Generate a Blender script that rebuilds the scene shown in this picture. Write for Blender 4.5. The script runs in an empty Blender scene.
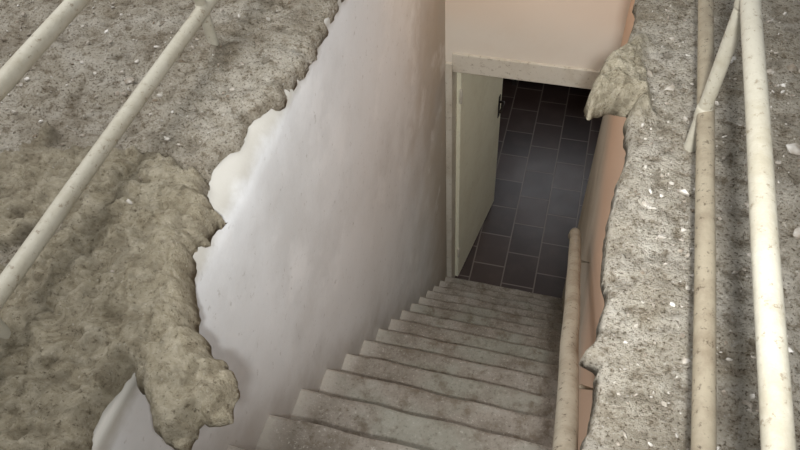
import bpy, bmesh, math, random
import numpy as np
from mathutils import Vector, Matrix, noise

random.seed(4); np.random.seed(4)
scn = bpy.context.scene
scn.view_settings.view_transform = 'Standard'
scn.view_settings.look = 'None'
scn.view_settings.exposure = 0.0

AF = 3.08      # attic floor level
CAMZ = 4.08
XL, XR = -0.605, 0.165
YD = 2.63      # face of door wall
def srgb(r, g, b):
    f = lambda c: (c/255/12.92) if c/255 <= .04045 else ((c/255+.055)/1.055)**2.4
    return (f(r), f(g), f(b), 1)

# ---------------------------------------------------------------- materials
class M:
    def __init__(s, name, rough=.8, spec=.3):
        s.m = bpy.data.materials.new(name); s.m.use_nodes = True
        s.nt = s.m.node_tree; s.b = s.nt.nodes['Principled BSDF']
        s.b.inputs['Roughness'].default_value = rough
        s.b.inputs['Specular IOR Level'].default_value = spec
        s.tc = s.nt.nodes.new('ShaderNodeTexCoord').outputs['Object']
    def n(s, t, **k):
        nd = s.nt.nodes.new(t)
        for a, v in k.items(): setattr(nd, a, v)
        return nd
    def l(s, a, b): s.nt.links.new(a, b)
    def noise(s, scale, detail=6, rough=.6, vec=None, dist=0):
        nd = s.n('ShaderNodeTexNoise'); nd.inputs['Scale'].default_value = scale
        nd.inputs['Detail'].default_value = detail; nd.inputs['Roughness'].default_value = rough
        nd.inputs['Distortion'].default_value = dist
        s.l(vec or s.tc, nd.inputs['Vector']); return nd.outputs['Fac']
    def ramp(s, fac, stops):
        nd = s.n('ShaderNodeValToRGB'); e = nd.color_ramp.elements
        while len(e) < len(stops): e.new(.5)
        for i, (p, c) in enumerate(stops): e[i].position = p; e[i].color = c if len(c) == 4 else (*c, 1)
        s.l(fac, nd.inputs[0]); return nd.outputs['Color']
    def step(s, fac, a, b, lo=0., hi=1.):
        nd = s.n('ShaderNodeMapRange'); nd.interpolation_type = 'SMOOTHSTEP'
        for i, v in zip((1, 2, 3, 4), (a, b, lo, hi)): nd.inputs[i].default_value = v
        s.l(fac, nd.inputs[0]); return nd.outputs[0]
    def math(s, op, a, b):
        nd = s.n('ShaderNodeMath', operation=op)
        for i, v in enumerate((a, b)):
            if isinstance(v, (int, float)): nd.inputs[i].default_value = v
            else: s.l(v, nd.inputs[i])
        return nd.outputs[0]
    def mix(s, fac, a, b, mode='MIX'):
        nd = s.n('ShaderNodeMix', data_type='RGBA', blend_type=mode)
        for sock, v in ((nd.inputs[0], fac), (nd.inputs[6], a), (nd.inputs[7], b)):
            if isinstance(v, (int, float)): sock.default_value = v
            elif isinstance(v, tuple): sock.default_value = v
            else: s.l(v, sock)
        return nd.outputs[2]
    def xyz(s, ax):
        nd = s.n('ShaderNodeSeparateXYZ'); s.l(s.tc, nd.inputs[0]); return nd.outputs[ax]
    def col(s, c):
        if isinstance(c, tuple): s.b.inputs['Base Color'].default_value = c
        else: s.l(c, s.b.inputs['Base Color'])
    def bump(s, h, dist=.01, strength=1.):
        nd = s.n('ShaderNodeBump'); nd.inputs['Distance'].default_value = dist
        nd.inputs['Strength'].default_value = strength
        s.l(h, nd.inputs['Height']); s.l(nd.outputs[0], s.b.inputs['Normal'])

def mk_wool(name, bright=1.):
    s = M(name, .95, .1)
    n1 = s.noise(7, 8, .7, dist=.6); n2 = s.noise(38, 8, .75); n3 = s.noise(190, 5, .7)
    c = s.ramp(n1, [(.32, srgb(156, 145, 126)), (.48, srgb(190, 181, 164)), (.66, srgb(212, 205, 191))])
    c = s.mix(s.step(n2, .50, .36, 0, .75), c, srgb(122, 108, 87))
    c = s.mix(s.step(n3, .48, .35, 0, .9), c, srgb(86, 73, 56))
    c = s.mix(s.step(n2, .58, .70, 0, .6), c, srgb(220, 215, 204))
    c = s.mix(s.step(n3, .60, .69, 0, .8), c, srgb(238, 235, 228))
    at = s.n('ShaderNodeAttribute', attribute_name='wool')
    w = s.ramp(s.noise(20, 9, .75, dist=1.2), [(.3, srgb(136, 124, 101)), (.45, srgb(180, 169, 145)), (.62, srgb(206, 196, 173)), (.8, srgb(224, 217, 198))])
    w = s.mix(s.step(s.noise(120, 6, .75), .47, .33, 0, .8), w, srgb(104, 92, 72))
    w = s.mix(s.step(s.noise(160, 5, .7), .58, .70, 0, .5), w, srgb(232, 226, 210))
    c = s.mix(at.outputs['Fac'], c, w)
    hc = s.n('ShaderNodeAttribute', attribute_name='crev_shade')
    c = s.mix(s.math('MULTIPLY', hc.outputs['Fac'], .5), c, srgb(84, 73, 55))  # crevice shade painted into the colour, as the flash flattens the relief
    c = s.mix(s.step(s.noise(3.2, 6, .65), .50, .68, 0, .35), c, srgb(120, 108, 92))
    s.col(c)
    h = s.math('ADD', s.math('MULTIPLY', n2, 1.6), s.math('MULTIPLY', n3, .6))
    s.bump(h, .016, .95)
    return s.m
wool = mk_wool('mineral_wool')

def plaster(name, base, dirt, dirtfac=.5, far=False, warm=None):
    s = M(name, .95, .08)
    c = s.mix(s.step(s.noise(2.2, 8, .6), .35, .75, 0, dirtfac), base, dirt)
    c = s.mix(s.step(s.noise(14, 8, .7), .58, .75, 0, .35), c, dirt)
    if far:
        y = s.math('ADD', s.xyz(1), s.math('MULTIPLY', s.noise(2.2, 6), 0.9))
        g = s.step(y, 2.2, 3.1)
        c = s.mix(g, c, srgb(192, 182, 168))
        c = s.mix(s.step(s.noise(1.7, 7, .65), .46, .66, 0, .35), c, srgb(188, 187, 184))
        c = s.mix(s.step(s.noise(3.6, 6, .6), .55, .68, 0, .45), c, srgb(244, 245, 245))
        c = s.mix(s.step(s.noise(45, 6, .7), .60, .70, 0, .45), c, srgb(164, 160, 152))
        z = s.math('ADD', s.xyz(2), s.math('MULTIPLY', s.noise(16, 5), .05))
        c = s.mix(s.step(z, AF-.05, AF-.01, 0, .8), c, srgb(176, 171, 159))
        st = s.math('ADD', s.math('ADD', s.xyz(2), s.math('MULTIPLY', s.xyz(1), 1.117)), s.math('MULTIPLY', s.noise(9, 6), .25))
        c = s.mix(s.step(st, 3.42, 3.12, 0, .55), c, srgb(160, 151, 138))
    if warm:
        z = s.math('ADD', s.xyz(2), s.math('MULTIPLY', s.noise(5, 5), .12))
        c = s.mix(s.step(z, warm[0], warm[1]), c, warm[2])
    s.col(c)
    s.bump(s.math('ADD', s.noise(6, 3, .45), s.math('MULTIPLY', s.noise(80, 5, .6), .2)), .007, .4)
    return s.m
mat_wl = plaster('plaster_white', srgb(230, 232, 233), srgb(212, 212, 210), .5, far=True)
mat_wr = plaster('plaster_right', srgb(206, 196, 182), srgb(168, 154, 136), .7, warm=(1.9, 2.35, srgb(212, 182, 158)))
mat_end = plaster('plaster_peach', srgb(232, 224, 211), srgb(222, 208, 191), .5, warm=(2.15, 2.35, srgb(232, 217, 200)))
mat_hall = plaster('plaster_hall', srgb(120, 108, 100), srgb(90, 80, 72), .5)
mat_slab = plaster('concrete', srgb(160, 152, 140), srgb(120, 112, 100), .6)

s = M('terrazzo_stair', .85, .15)
n = s.noise(6, 7, .65); f = s.noise(110, 5, .75)
c = s.ramp(n, [(.3, srgb(114, 106, 95)), (.5, srgb(144, 137, 127)), (.72, srgb(164, 158, 149))])
c = s.mix(s.step(f, .45, .33, 0, .8), c, srgb(90, 81, 70)); c = s.mix(s.step(f, .57, .66, 0, .8), c, srgb(182, 177, 168))
c = s.mix(s.step(s.noise(3, 3), .50, .64, 0, .35), c, srgb(130, 137, 123))
c = s.mix(s.step(s.noise(16, 7, .7), .48, .68, 0, .75), c, srgb(102, 91, 77))
xx = s.math('ADD', s.xyz(0), s.math('MULTIPLY', s.noise(12, 5), .12))
c = s.mix(s.step(xx, -.46, -.56, 0, .7), c, srgb(192, 186, 176))
s.col(c); s.bump(f, .004, .7); mat_stair = s.m

def paint(name, base, dirt, rust, sc=1., amt=1.):
    s = M(name, .55, .35)
    c = s.mix(s.step(s.noise(11*sc, 8, .7), .42, .68, 0, .8), base, dirt)
    c = s.mix(s.step(s.noise(75*sc, 6, .75), .56, .66, 0, amt), c, rust)
    s.col(c); s.bump(s.noise(60*sc, 6), .003, .5); return s.m
mat_pipe = paint('pipe_paint', srgb(184, 179, 163), srgb(164, 156, 136), srgb(124, 110, 90), 1, .75)
mat_pipe_dirty = paint('pipe_paint_dirty', srgb(152, 142, 122), srgb(124, 111, 92), srgb(84, 71, 56), 1.2)
mat_rail = paint('handrail_paint', srgb(160, 150, 132), srgb(130, 118, 99), srgb(90, 77, 62))
mat_door = paint('door_paint', srgb(248, 245, 222), srgb(238, 233, 208), srgb(206, 200, 174), .35, .3)
mat_frame = paint('frame_paint', srgb(216, 210, 196), srgb(196, 186, 168), srgb(150, 136, 116), .6, .6)
s = M('dark_metal', .4, .5); s.col(s.mix(s.noise(30), srgb(30, 26, 24), srgb(60, 52, 46))); s.b.inputs['Metallic'].default_value = .6; mat_dark = s.m
s = M('radiator_paint', .5, .4); s.col(s.mix(s.noise(12), srgb(62, 54, 50), srgb(44, 38, 36))); mat_rad = s.m

s = M('hall_tiles', .3, .6)
mp = s.n('ShaderNodeMapping'); s.l(s.tc, mp.inputs[0]); mp.inputs['Location'].default_value = (.05, .03, 0)
mp.inputs['Rotation'].default_value = (0, 0, math.radians(90))
br = s.n('ShaderNodeTexBrick', offset=.5); s.l(mp.outputs[0], br.inputs['Vector'])
br.inputs['Scale'].default_value = 1; br.inputs['Brick Width'].default_value = .27; br.inputs['Row Height'].default_value = .22
br.inputs['Mortar Size'].default_value = .005; br.inputs['Mortar Smooth'].default_value = .3
br.inputs['Color1'].default_value = srgb(68, 54, 50); br.inputs['Color2'].default_value = srgb(52, 42, 41); br.inputs['Mortar'].default_value = srgb(118, 108, 102)
c = s.mix(s.step(s.noise(7, 7), .45, .75, 0, .4), br.outputs['Color'], srgb(86, 74, 68))
s.col(c); s.l(s.step(s.noise(6, 5), .3, .7, .34, .40), s.b.inputs['Roughness'])
s.bump(s.math('SUBTRACT', 1., br.outputs['Fac']), .002, .4); mat_tile = s.m

s = M('window_daylight', .2); s.col((.8, .9, 1, 1)); s.b.inputs['Emission Color'].default_value = (.92, .95, 1, 1); s.b.inputs['Emission Strength'].default_value = 2.8; mat_sky = s.m
s = M('rubble_chips', .95, .1)
s.col(s.ramp(s.noise(25, 2), [(.35, srgb(120, 108, 92)), (.5, srgb(172, 164, 152)), (.68, srgb(222, 218, 210))])); mat_chip = s.m

# ---------------------------------------------------------------- mesh helpers
def obj(name, me, mats, parent=None, smooth=False):
    o = bpy.data.objects.new(name, me); scn.collection.objects.link(o)
    for m in (mats if isinstance(mats, list) else [mats]): me.materials.append(m)
    if smooth: me.polygons.foreach_set('use_smooth', [True]*len(me.polygons))
    if parent: o.parent = parent
    return o
def bm_box(bm, x0, x1, y0, y1, z0, z1, bev=0, mat=0):
    r = bmesh.ops.create_cube(bm, size=1)
    vs = r['verts']
    for v in vs:
        v.co = Vector(((x0+x1)/2+v.co.x*(x1-x0), (y0+y1)/2+v.co.y*(y1-y0), (z0+z1)/2+v.co.z*(z1-z0)))
    fs = {f for v in vs for f in v.link_faces}
    for f in fs: f.material_index = mat
    if bev:
        es = list({e for v in vs for e in v.link_edges})
        bmesh.ops.bevel(bm, geom=es, offset=bev, segments=2, affect='EDGES', profile=.5)
def boxes(name, lst, mats, parent=None, bev=0):
    bm = bmesh.new()
    for b in lst: bm_box(bm, *b[:6], bev=bev, mat=(b[6] if len(b) > 6 else 0))
    me = bpy.data.meshes.new(name); bm.to_mesh(me); bm.free()
    return obj(name, me, mats, parent)
def tube(bm, pts, r, seg=20, mat=0, wob=0):
    """swept tube with rounded end caps"""
    pts = [Vector(p) for p in pts]
    d0 = (pts[1]-pts[0]).normalized(); d1 = (pts[-1]-pts[-2]).normalized()
    P, R = [], []
    for a in (0, .35, .7): P.append(pts[0]-d0*r*.5*(math.cos(a*math.pi/2))); R.append(r*max(.02, math.sin(a*math.pi/2)))
    for i in range(len(pts)-1):
        n_ = max(1, int((pts[i+1]-pts[i]).length/.04))
        for k in range(n_): P.append(pts[i].lerp(pts[i+1], k/n_)); R.append(r)
    P.append(pts[-1]); R.append(r)
    for a in (.7, .35, 0): P.append(pts[-1]+d1*r*.5*math.cos(a*math.pi/2)); R.append(r*max(.02, math.sin(a*math.pi/2)))
    rings = []
    up = Vector((0, 0, 1)) if abs(d0.z) < .9 else Vector((1, 0, 0))
    for i, p in enumerate(P):
        t = (P[min(i+1, len(P)-1)]-P[max(i-1, 0)]).normalized()
        a = t.cross(up).normalized(); b = a.cross(t)
        off = Vector((noise.noise(p*3.1), noise.noise(p*3.1+Vector((9, 9, 9))), noise.noise(p*3.1+Vector((5, 1, 7)))))*wob
        rings.append([bm.verts.new(p+off+(a*math.cos(2*math.pi*k/seg)+b*math.sin(2*math.pi*k/seg))*R[i]) for k in range(seg)])
    for i in range(len(rings)-1):
        for k in range(seg):
            f = bm.faces.new((rings[i][k], rings[i][(k+1) % seg], rings[i+1][(k+1) % seg], rings[i+1][k])); f.material_index = mat; f.smooth = True
    bm.faces.new(rings[0][::-1]).material_index = mat; bm.faces.new(rings[-1]).material_index = mat
def empty(name):
    e = bpy.data.objects.new(name, None); scn.collection.objects.link(e); return e

# ---------------------------------------------------------------- ragged insulation sheets
def densify(poly, amp, seed, stepl=.007):
    out = []
    for i in range(len(poly)-1):
        a, b = Vector((*poly[i], 0)), Vector((*poly[i+1], 0)); n_ = max(1, int((b-a).length/stepl))
        for k in range(n_):
            p = a.lerp(b, k/n_)
            q = p*15+Vector((seed, 3, 1)); q2 = p*62+Vector((seed, 8, 4))
            m = .35 if p.y > 1.7 else (1 if (seed < 0 or p.y > 1.1) else .75)
            am2 = .35+1.3*abs(noise.noise(p*6+Vector((seed, 2, 2))))*1.6
            p += Vector((noise.noise(q), noise.noise(q+Vector((31, 7, 0))), 0))*amp*1.25*m + Vector((noise.noise(q2), noise.noise(q2+Vector((31, 7, 0))), 0))*amp*.75*m*am2
            out.append((p.x, p.y))
    out.append(poly[-1]); return np.array(out)
def sheet(name, edge, outer_x, y0, y1, side, mat, hfun, zbase, amp, thick):
    """edge: open polyline from y1 to y0. side=-1 sheet lies toward -x"""
    E = densify(edge, amp, 11*side)
    poly = np.vstack([E, [(outer_x, y0), (outer_x, y1)]])
    inner = E[:, 0].max() if side < 0 else E[:, 0].min()
    h = .005
    xs1 = np.arange(0, .45, h); xs2 = np.arange(.45, abs(outer_x-inner)+.02, .009)
    xs = inner-side*.01+side*np.concatenate([xs1, xs2])
    ysl = np.concatenate([np.arange(y0, .15, .015), np.arange(.15, 1.6, h), np.arange(1.6, y1, .015)])
    X, Y = np.meshgrid(xs, ysl, indexing='ij'); P = np.stack([X.ravel(), Y.ravel()], 1)
    ins = np.zeros(len(P), bool)
    A = poly; B = np.roll(poly, -1, 0)
    for (ax, ay), (bx, by) in zip(A, B):
        if by == ay: continue
        c_ = (ay > P[:, 1]) != (by > P[:, 1])
        ins ^= c_ & (P[:, 0] < (bx-ax)*(P[:, 1]-ay)/(by-ay)+ax)
    D = np.full(len(P), 1e9); NP = P.copy()
    near = np.abs(P[:, 0]-inner) < .30
    idx = np.where(near)[0]
    a = E[:-1]; b = E[1:]; ab = b-a; L = (ab**2).sum(1)+1e-12
    for ch in np.array_split(idx, max(1, len(idx)//3000)):
        q = P[ch]
        # prune segments by y range
        sel = np.where((a[:, 1] > q[:, 1].min()-.12) & (a[:, 1] < q[:, 1].max()+.12))[0]
        aa, bb, LL = a[sel], ab[sel], L[sel]
        t = np.clip(((q[:, None, :]-aa[None])*bb[None]).sum(2)/LL, 0, 1)
        pr = aa[None]+t[..., None]*bb[None]; dd = ((q[:, None]-pr)**2).sum(2)
        k = dd.argmin(1); D[ch] = np.sqrt(dd[np.arange(len(ch)), k]); NP[ch] = pr[np.arange(len(ch)), k]
    D = np.minimum(D, .5)
    nx, ny = X.shape
    I = ins.reshape(nx, ny)
    near_in = I.copy()
    near_in[1:] |= I[:-1]; near_in[:-1] |= I[1:]; near_in[:, 1:] |= I[:, :-1]; near_in[:, :-1] |= I[:, 1:]
    diag = near_in.copy(); diag[1:] |= near_in[:-1]; diag[:-1] |= near_in[1:]
    keep = diag.ravel()
    vid = -np.ones(len(P), int); verts = []; W = []; C = []
    for i in np.where(keep)[0]:
        x, y = P[i]; d = D[i] if ins[i] else 0
        if not ins[i] and D[i] < .05: x, y = NP[i]
        hh, w, rad, cr = hfun(x, y)
        tt = min(1, d/rad); e = math.sqrt(max(0, 1-(1-tt)**2))
        z = zbase + (hh+.012+thick)*e - thick
        vid[i] = len(verts); verts.append((x, y, z)); W.append(w); C.append(cr)
    faces = []
    V = vid.reshape(nx, ny)
    for i in range(nx-1):
        for j in range(ny-1):
            if I[i, j] or I[i+1, j] or I[i, j+1] or I[i+1, j+1]:
                q = (V[i, j], V[i+1, j], V[i+1, j+1], V[i, j+1])
                if min(q) >= 0: faces.append(q if side > 0 else q[::-1])
    me = bpy.data.meshes.new(name); me.from_pydata(verts, [], faces)
    at = me.attributes.new('wool', 'FLOAT', 'POINT'); at.data.foreach_set('value', W)
    at = me.attributes.new('crev_shade', 'FLOAT', 'POINT'); at.data.foreach_set('value', C)
    o = obj(name, me, mat, smooth=True)
    so = o.modifiers.new('thickness', 'SOLIDIFY'); so.thickness = .018; so.offset = -1
    return o
def fb(x, y, sc, oct_=4, z=0.): return noise.fractal(Vector((x*sc, y*sc, z)), 0.8, 2.0, oct_)
def sst(v, a, b):
    t = min(1, max(0, (v-a)/(b-a))); return t*t*(3-2*t)
def clumps(x, y, sc):
    wx = fb(x, y, sc*.9, 3, 7)*.9; wy = fb(x, y, sc*.9, 3, 17)*.9
    v = noise.voronoi(Vector((x*sc+wx, y*sc+wy, 2)))[0]
    return v[0], v[1]-v[0]
def h_left(x, y):
    nz = fb(x, y, 6, 4, 3)*.11
    w = sst(.80-y+nz, 0, .025)*sst(x+1.04+nz*1.5, 0, .03)
    w = max(w, sst(y-1.45+nz, 0, .05)*sst(x+.95, 0, .1)*.6)
    c0, c1 = clumps(x, y, 12)
    f1 = fb(x, y, 28, 5, 5)
    base = fb(x, y, 4, 3)*.014 + f1*.009 + (.4-c0)*.012
    a0, a1 = clumps(x, y, 17)
    rid = 1-abs(fb(x, y, 13, 4, 9))
    lump = (.5-a0)*.030 + rid*.016 + f1*.011 + fb(x, y, 60, 3, 2)*.005
    hh = base*(1-w)+w*(.018+lump)
    hh -= max(0, x+.57)*.35*w
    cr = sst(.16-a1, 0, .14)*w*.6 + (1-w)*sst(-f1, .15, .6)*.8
    cr = max(cr, (1 if .05 < w < .7 else 0)*.6)  # painted shade along the rim of the raised wool
    return hh, w, (.032 if w > .5 else .012), cr
def h_right(x, y):
    w = sst(.16-x+fb(x, y, 12, 3)*.04, 0, .04)*sst(y-1.10, 0, .05)*sst(1.42-y, 0, .08)
    c0, c1 = clumps(x, y, 16)
    f1 = fb(x, y, 30, 5, 5)
    base = fb(x, y, 4, 3, 7)*.006+f1*.005+(.4-c0)*.005
    a0, a1 = clumps(x, y, 26)
    lump = (.5-a0)*.026+(1-abs(fb(x, y, 20, 4, 9)))*.012+f1*.008
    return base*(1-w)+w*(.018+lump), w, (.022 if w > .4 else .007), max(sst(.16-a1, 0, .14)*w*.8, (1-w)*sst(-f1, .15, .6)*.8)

edgeL = [(-.60, 3.0), (-.600, 2.2), (-.600, 1.7), (-.601, 1.40), (-.600, 1.168), (-.628, 1.024), (-.660, .863), (-.655, .769), (-.599, .724), (-.615, .655),
         (-.599, .579), (-.547, .487), (-.497, .450), (-.436, .401), (-.431, .360), (-.471, .338), (-.471, .286), (-.529, .303),
         (-.572, .351), (-.618, .376), (-.626, .321), (-.614, .242), (-.62, .0), (-.62, -.6)]
edgeR = [(.14, 3.0), (.115, 2.2), (.11, 1.53), (.094, 1.356), (.046, 1.287), (.026, 1.174), (.043, 1.143), (.081, 1.176), (.117, 1.164), (.122, 1.031),
         (.104, .886), (.10, .781), (.110, .699), (.103, .619), (.083, .572), (.111, .560), (.109, .48), (.1006, .418), (.105, -.6)]
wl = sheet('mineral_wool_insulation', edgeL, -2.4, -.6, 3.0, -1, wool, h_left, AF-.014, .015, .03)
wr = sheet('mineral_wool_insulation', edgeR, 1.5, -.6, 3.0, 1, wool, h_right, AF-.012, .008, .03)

# rubble chips lying on both sides
def chips(name, x0, x1, y0, y1, hf, n_, seed, par):
    random.seed(seed); bm = bmesh.new()
    for _ in range(n_):
        x, y = random.uniform(x0, x1), random.uniform(y0, y1)
        if hf(x, y)[1] > .3 and random.random() < .85: continue
        r = .002+.006*random.random()**3
        if random.random() < .012: r = random.uniform(.010, .018)
        z = AF-.012+.012+hf(x, y)[0]
        res = bmesh.ops.create_icosphere(bm, subdivisions=1, radius=r)
        rot = Matrix.Rotation(random.random()*6, 3, Vector((random.random(), random.random(), random.random()+.1)).normalized())
        sc = Vector((1, random.uniform(.5, 1), random.uniform(.35, .7)))
        for v in res['verts']:
            p = Vector((v.co.x*sc.x, v.co.y*sc.y, v.co.z*sc.z))*random.uniform(.65, 1.3)
            v.co = rot @ p+Vector((x, y, z))
    me = bpy.data.meshes.new(name); bm.to_mesh(me); bm.free(); return obj(name, me, mat_chip, par)
chips('plaster_rubble', -1.8, -.70, .0, 2.2, h_left, 2200, 1, wl)
chips('plaster_rubble', .14, .62, .1, 2.2, h_right, 1500, 2, wr)

# ---------------------------------------------------------------- room shell
boxes('floor_attic', [(-2.5, XL-.12, -.7, 3.1, AF-.22, AF-.035), (XR+.12, 1.6, -.7, 3.1, AF-.22, AF-.035)], mat_slab)
# left wall: top arris rounded / broken away
bm = bmesh.new()
ny_ = 240; zs = [-.25, 1.0, 2.0, 2.6, 2.9]
cols = []
for j in range(ny_+1):
    y = -.7+(YD+.12+.7)*j/ny_
    k_ = sst(y, .50, .75)*sst(1.2-y, 0, .25)
    br_ = .010+.045*k_+.007*noise.noise(Vector((y*9, 3, 1)))*(.4+k_)
    row = [bm.verts.new((XL, y, z)) for z in zs]
    for a_ in (0, .33, .66, 1):
        t_ = a_*math.pi/2
        row.append(bm.verts.new((XL-br_*(1-math.cos(t_)), y, AF-.022-br_*1.3*(1-math.sin(t_)))))
    row.append(bm.verts.new((XL-.12, y, AF-.02))); row.append(bm.verts.new((XL-.12, y, -.25)))
    cols.append(row)
for j in range(ny_):
    a_, b_ = cols[j], cols[j+1]; m_ = len(a_)
    for k in range(m_):
        f_ = bm.faces.new((a_[k], a_[(k+1) % m_], b_[(k+1) % m_], b_[k])); f_.smooth = (3 < k < 8)
bm.faces.new(cols[0][::-1]); bm.faces.new(cols[-1])
bmesh.ops.recalc_face_normals(bm, faces=bm.faces)
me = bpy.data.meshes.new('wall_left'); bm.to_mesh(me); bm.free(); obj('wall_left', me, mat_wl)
boxes('wall_right', [(XR, XR+.12, -.7, YD+.12, -.25, AF-.025)], mat_wr)
# door wall with opening
DL, DR, DT = XL+.035, XR, 1.93
boxes('wall_back', [(XL, XR, YD, YD+.12, DT, AF-.02)], mat_end)
boxes('ceiling_beam', [(XL, XR, YD+.12, YD+.2, DT+.1, AF-.02)], mat_slab)
boxes('trim_1', [(XL, DL, YD-.012, YD+.13, -.0, DT), (DL, DR, YD-.012, YD+.13, DT-.045, DT+.06)], mat_frame, bev=.004)
# stairs
N = 18; rise = AF/N; run = .184*15/18
bm = bmesh.new()
for k in range(N):
    zt = rise*(k+1); yf = YD-.02-run*k
    bm_box(bm, XL-.01, XR+.01, yf-run-.03, yf-.007, zt-rise-.25 if k else -.2, zt-.026, mat=0)
    bm_box(bm, XL-.01, XR+.01, yf-run-.03, yf, zt-.026, zt, bev=.011, mat=0)
bmesh.ops.subdivide_edges(bm, edges=[e for e in bm.edges if abs(e.verts[0].co.x-e.verts[1].co.x) > .5], cuts=20)
for v in bm.verts:
    v.co += Vector((0, noise.noise(v.co*9)*.006, noise.noise(v.co*9+Vector((4, 4, 4)))*.005))
me = bpy.data.meshes.new('staircase'); bm.to_mesh(me); bm.free(); obj('staircase', me, mat_stair)

# hall
HX0, HX1, HY1, HC = -1.5, 1.3, 4.95, 2.45
boxes('floor', [(HX0-.1, HX1+.1, YD-.06, HY1+.1, -.2, 0)], mat_tile)
boxes('ceiling', [(HX0-.1, HX1+.1, YD+.2, HY1+.1, HC, HC+.1)], mat_hall)
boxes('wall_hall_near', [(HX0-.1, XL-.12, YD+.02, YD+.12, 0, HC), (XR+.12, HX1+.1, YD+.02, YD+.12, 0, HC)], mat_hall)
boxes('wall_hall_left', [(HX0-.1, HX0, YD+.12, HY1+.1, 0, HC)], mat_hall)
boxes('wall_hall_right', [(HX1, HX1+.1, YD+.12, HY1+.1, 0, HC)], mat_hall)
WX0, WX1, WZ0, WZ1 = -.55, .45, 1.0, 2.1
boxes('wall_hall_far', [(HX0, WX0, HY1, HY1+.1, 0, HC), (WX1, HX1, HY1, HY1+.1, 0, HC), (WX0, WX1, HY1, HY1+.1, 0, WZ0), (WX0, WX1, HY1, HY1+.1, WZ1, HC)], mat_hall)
wp = empty('window_1')
boxes('frame', [(WX0, WX0+.06, HY1-.01, HY1+.07, WZ0, WZ1), (WX1-.06, WX1, HY1-.01, HY1+.07, WZ0, WZ1), (WX0, WX1, HY1-.01, HY1+.07, WZ0, WZ0+.06),
                (WX0, WX1, HY1-.01, HY1+.07, WZ1-.06, WZ1), (-.08, -.02, HY1, HY1+.06, WZ0, WZ1)], mat_frame, wp)
boxes('pane', [(WX0, WX1, HY1+.075, HY1+.085, WZ0, WZ1)], mat_sky, wp)
boxes('baseboard_far', [(HX0, HX1, HY1-.015, HY1, 0, .08)], mat_rad)
rp = empty('radiator')
bm = bmesh.new()
for i in range(18):
    x = -.62+i*.062
    for dy in (-.035, .035): tube(bm, [(x, HY1-.11+dy, .16), (x, HY1-.11+dy, .72)], .015, 10)
    bm_box(bm, x-.022, x+.022, HY1-.16, HY1-.06, .12, .17, bev=.01); bm_box(bm, x-.022, x+.022, HY1-.16, HY1-.06, .71, .76, bev=.01)
tube(bm, [(-.66, HY1-.11, .145), (.46, HY1-.11, .145)], .014, 10); tube(bm, [(-.66, HY1-.11, .735), (.46, HY1-.11, .735)], .014, 10)
for x in (-.5, .3): bm_box(bm, x-.02, x+.02, HY1-.15, HY1-.07, 0, .13)
me = bpy.data.meshes.new('fins'); bm.to_mesh(me); bm.free(); obj('fins', me, mat_rad, rp)

# ---------------------------------------------------------------- door
dp = empty('door_1'); dp.location = (DL+.004, YD+.10, 0)
ang = math.atan2(.78, .125); dp.rotation_euler = (0, 0, ang)
Wd, Hd = .745, 1.87
boxes('leaf', [(0, Wd, -.018, .018, .01, Hd)], mat_door, dp, bev=.003)
bm = bmesh.new()
for sgn in (-1, 1):
    bm_box(bm, Wd-.065, Wd-.035, *sorted((sgn*.018, sgn*.022)), .90, 1.08, bev=.001)
    tube(bm, [(Wd-.05, sgn*.02, 1.03), (Wd-.05, sgn*.05, 1.03), (Wd-.065, sgn*.055, 1.03), (Wd-.14, sgn*.055, 1.025)], .008, 12)
me = bpy.data.meshes.new('handle'); bm.to_mesh(me); bm.free(); obj('handle', me, mat_dark, dp)
bm = bmesh.new()
for z in (.25, 1.6): tube(bm, [(-.003, -.02, z), (-.003, -.02, z+.09)], .008, 10)
me = bpy.data.meshes.new('hinges'); bm.to_mesh(me); bm.free(); obj('hinges', me, mat_frame, dp)

# ---------------------------------------------------------------- pipe railings
def railing(x, posts, dirty):
    p = empty('stair_railing'); 
    zl, zu = AF+.09, AF+.338
    for nm, z, mt, r_ in (('lower_rail', zl, dirty, .0155), ('upper_rail', zu, mat_pipe, .0148)):
        bm = bmesh.new(); tube(bm, [(x, -.5, z), (x, .9, z), (x, 2.9, z)], r_, 24, wob=.002)
        me = bpy.data.meshes.new(nm); bm.to_mesh(me); bm.free(); obj(nm, me, mt, p)
    for i, y in enumerate(posts):
        bm = bmesh.new(); tube(bm, [(x-.004, y, AF-.03), (x-.004, y, zu-.005)], .0125, 20)
        for z in (zl, zu-.01):   # weld collars
            tube(bm, [(x-.004, y, z-.012), (x-.004, y, z+.012)], .0145, 20)
        me = bpy.data.meshes.new('post'); bm.to_mesh(me); bm.free(); obj('post_%d' % (i+1), me, mat_pipe, p)
railing(-.825, [.38, 1.19, 2.0, 2.8], mat_pipe)
railing(.24, [-.3, .20, 1.062, 1.9, 2.7], mat_pipe_dirty)

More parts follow.
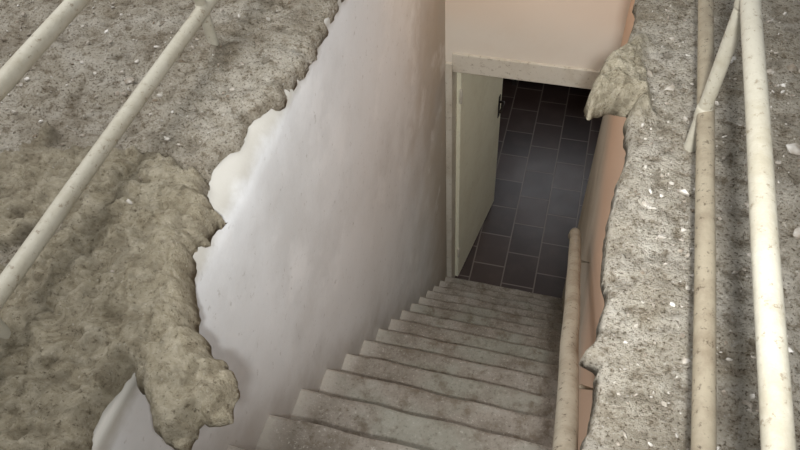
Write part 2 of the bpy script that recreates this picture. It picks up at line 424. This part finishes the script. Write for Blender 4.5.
# wall handrail
hp = empty('wall_handrail')
bm = bmesh.new()
tube(bm, [(.100, 1.79, CAMZ-2.24), (.102, 1.756, CAMZ-2.175), (.087, .47, CAMZ-1.14), (.086, .30, CAMZ-1.02)], .0205, 24, wob=.004)
me = bpy.data.meshes.new('rail'); bm.to_mesh(me); bm.free(); obj('rail', me, mat_rail, hp)
bm = bmesh.new()
for y in (.75, 1.6):
    t = (y-.47)/(1.756-.47); z = CAMZ-1.14-t*1.035-.02
    tube(bm, [(.094, y, z), (.094, y, z-.05), (.12, y, z-.07), (XR+.01, y, z-.07)], .006, 12)
me = bpy.data.meshes.new('brackets'); bm.to_mesh(me); bm.free(); obj('brackets', me, mat_rail, hp)

# ---------------------------------------------------------------- camera + light
cam = bpy.data.cameras.new('camera'); co = bpy.data.objects.new('camera', cam); scn.collection.objects.link(co)
cam.lens = 708/800*36; cam.sensor_width = 36; cam.clip_start = .02
r = Vector((.9644, .2588, -.0551)).normalized(); b = Vector((.2032, -.591, .7804)).normalized()
u = b.cross(r).normalized(); r = u.cross(b)
co.matrix_world = Matrix(((r.x, u.x, b.x, 0), (r.y, u.y, b.y, 0), (r.z, u.z, b.z, CAMZ), (0, 0, 0, 1)))
scn.camera = co
def light(name, typ, loc, e, **k):
    l = bpy.data.lights.new(name, typ); l.energy = e
    for a, v in k.items(): setattr(l, a, v)
    o = bpy.data.objects.new(name, l); scn.collection.objects.link(o); o.location = loc; return o
light('camera_flash', 'POINT', (.055, -.02, CAMZ+.05), 22, shadow_soft_size=.018, color=(1, .99, .97))
sp = light('stair_fill', 'SPOT', (.06, -.22, CAMZ+.22), 175, shadow_soft_size=.04, spot_size=math.radians(50), spot_blend=1., color=(.99, 1, 1))  # added fill spot to brighten the deep stairs, no such lamp on site
sp.rotation_euler = (Vector((-.42, 2.15, 1.6))-sp.location).to_track_quat('-Z', 'Y').to_euler()
light('stairwell_bulb', 'POINT', (-.45, 2.2, 2.98), 2.4, shadow_soft_size=.04, color=(1, .74, .50))
light('hall_fill', 'POINT', (.8, 3.5, 2.2), 9, shadow_soft_size=.05, color=(1, .94, .82))  # added fill light for the dim door leaf and hall floor
a = light('attic_fill', 'AREA', (-1.7, 1.2, CAMZ+1.0), 38, size=1.0, color=(.99, .99, 1))  # added soft fill over the ledges, there is no roof opening
a.rotation_euler = (Vector((-.9, .8, AF))-a.location).to_track_quat('-Z', 'Y').to_euler()
w = bpy.data.worlds.new('world'); scn.world = w; w.use_nodes = True
w.node_tree.nodes['Background'].inputs[0].default_value = (.97, .98, 1, 1)
w.node_tree.nodes['Background'].inputs[1].default_value = .40
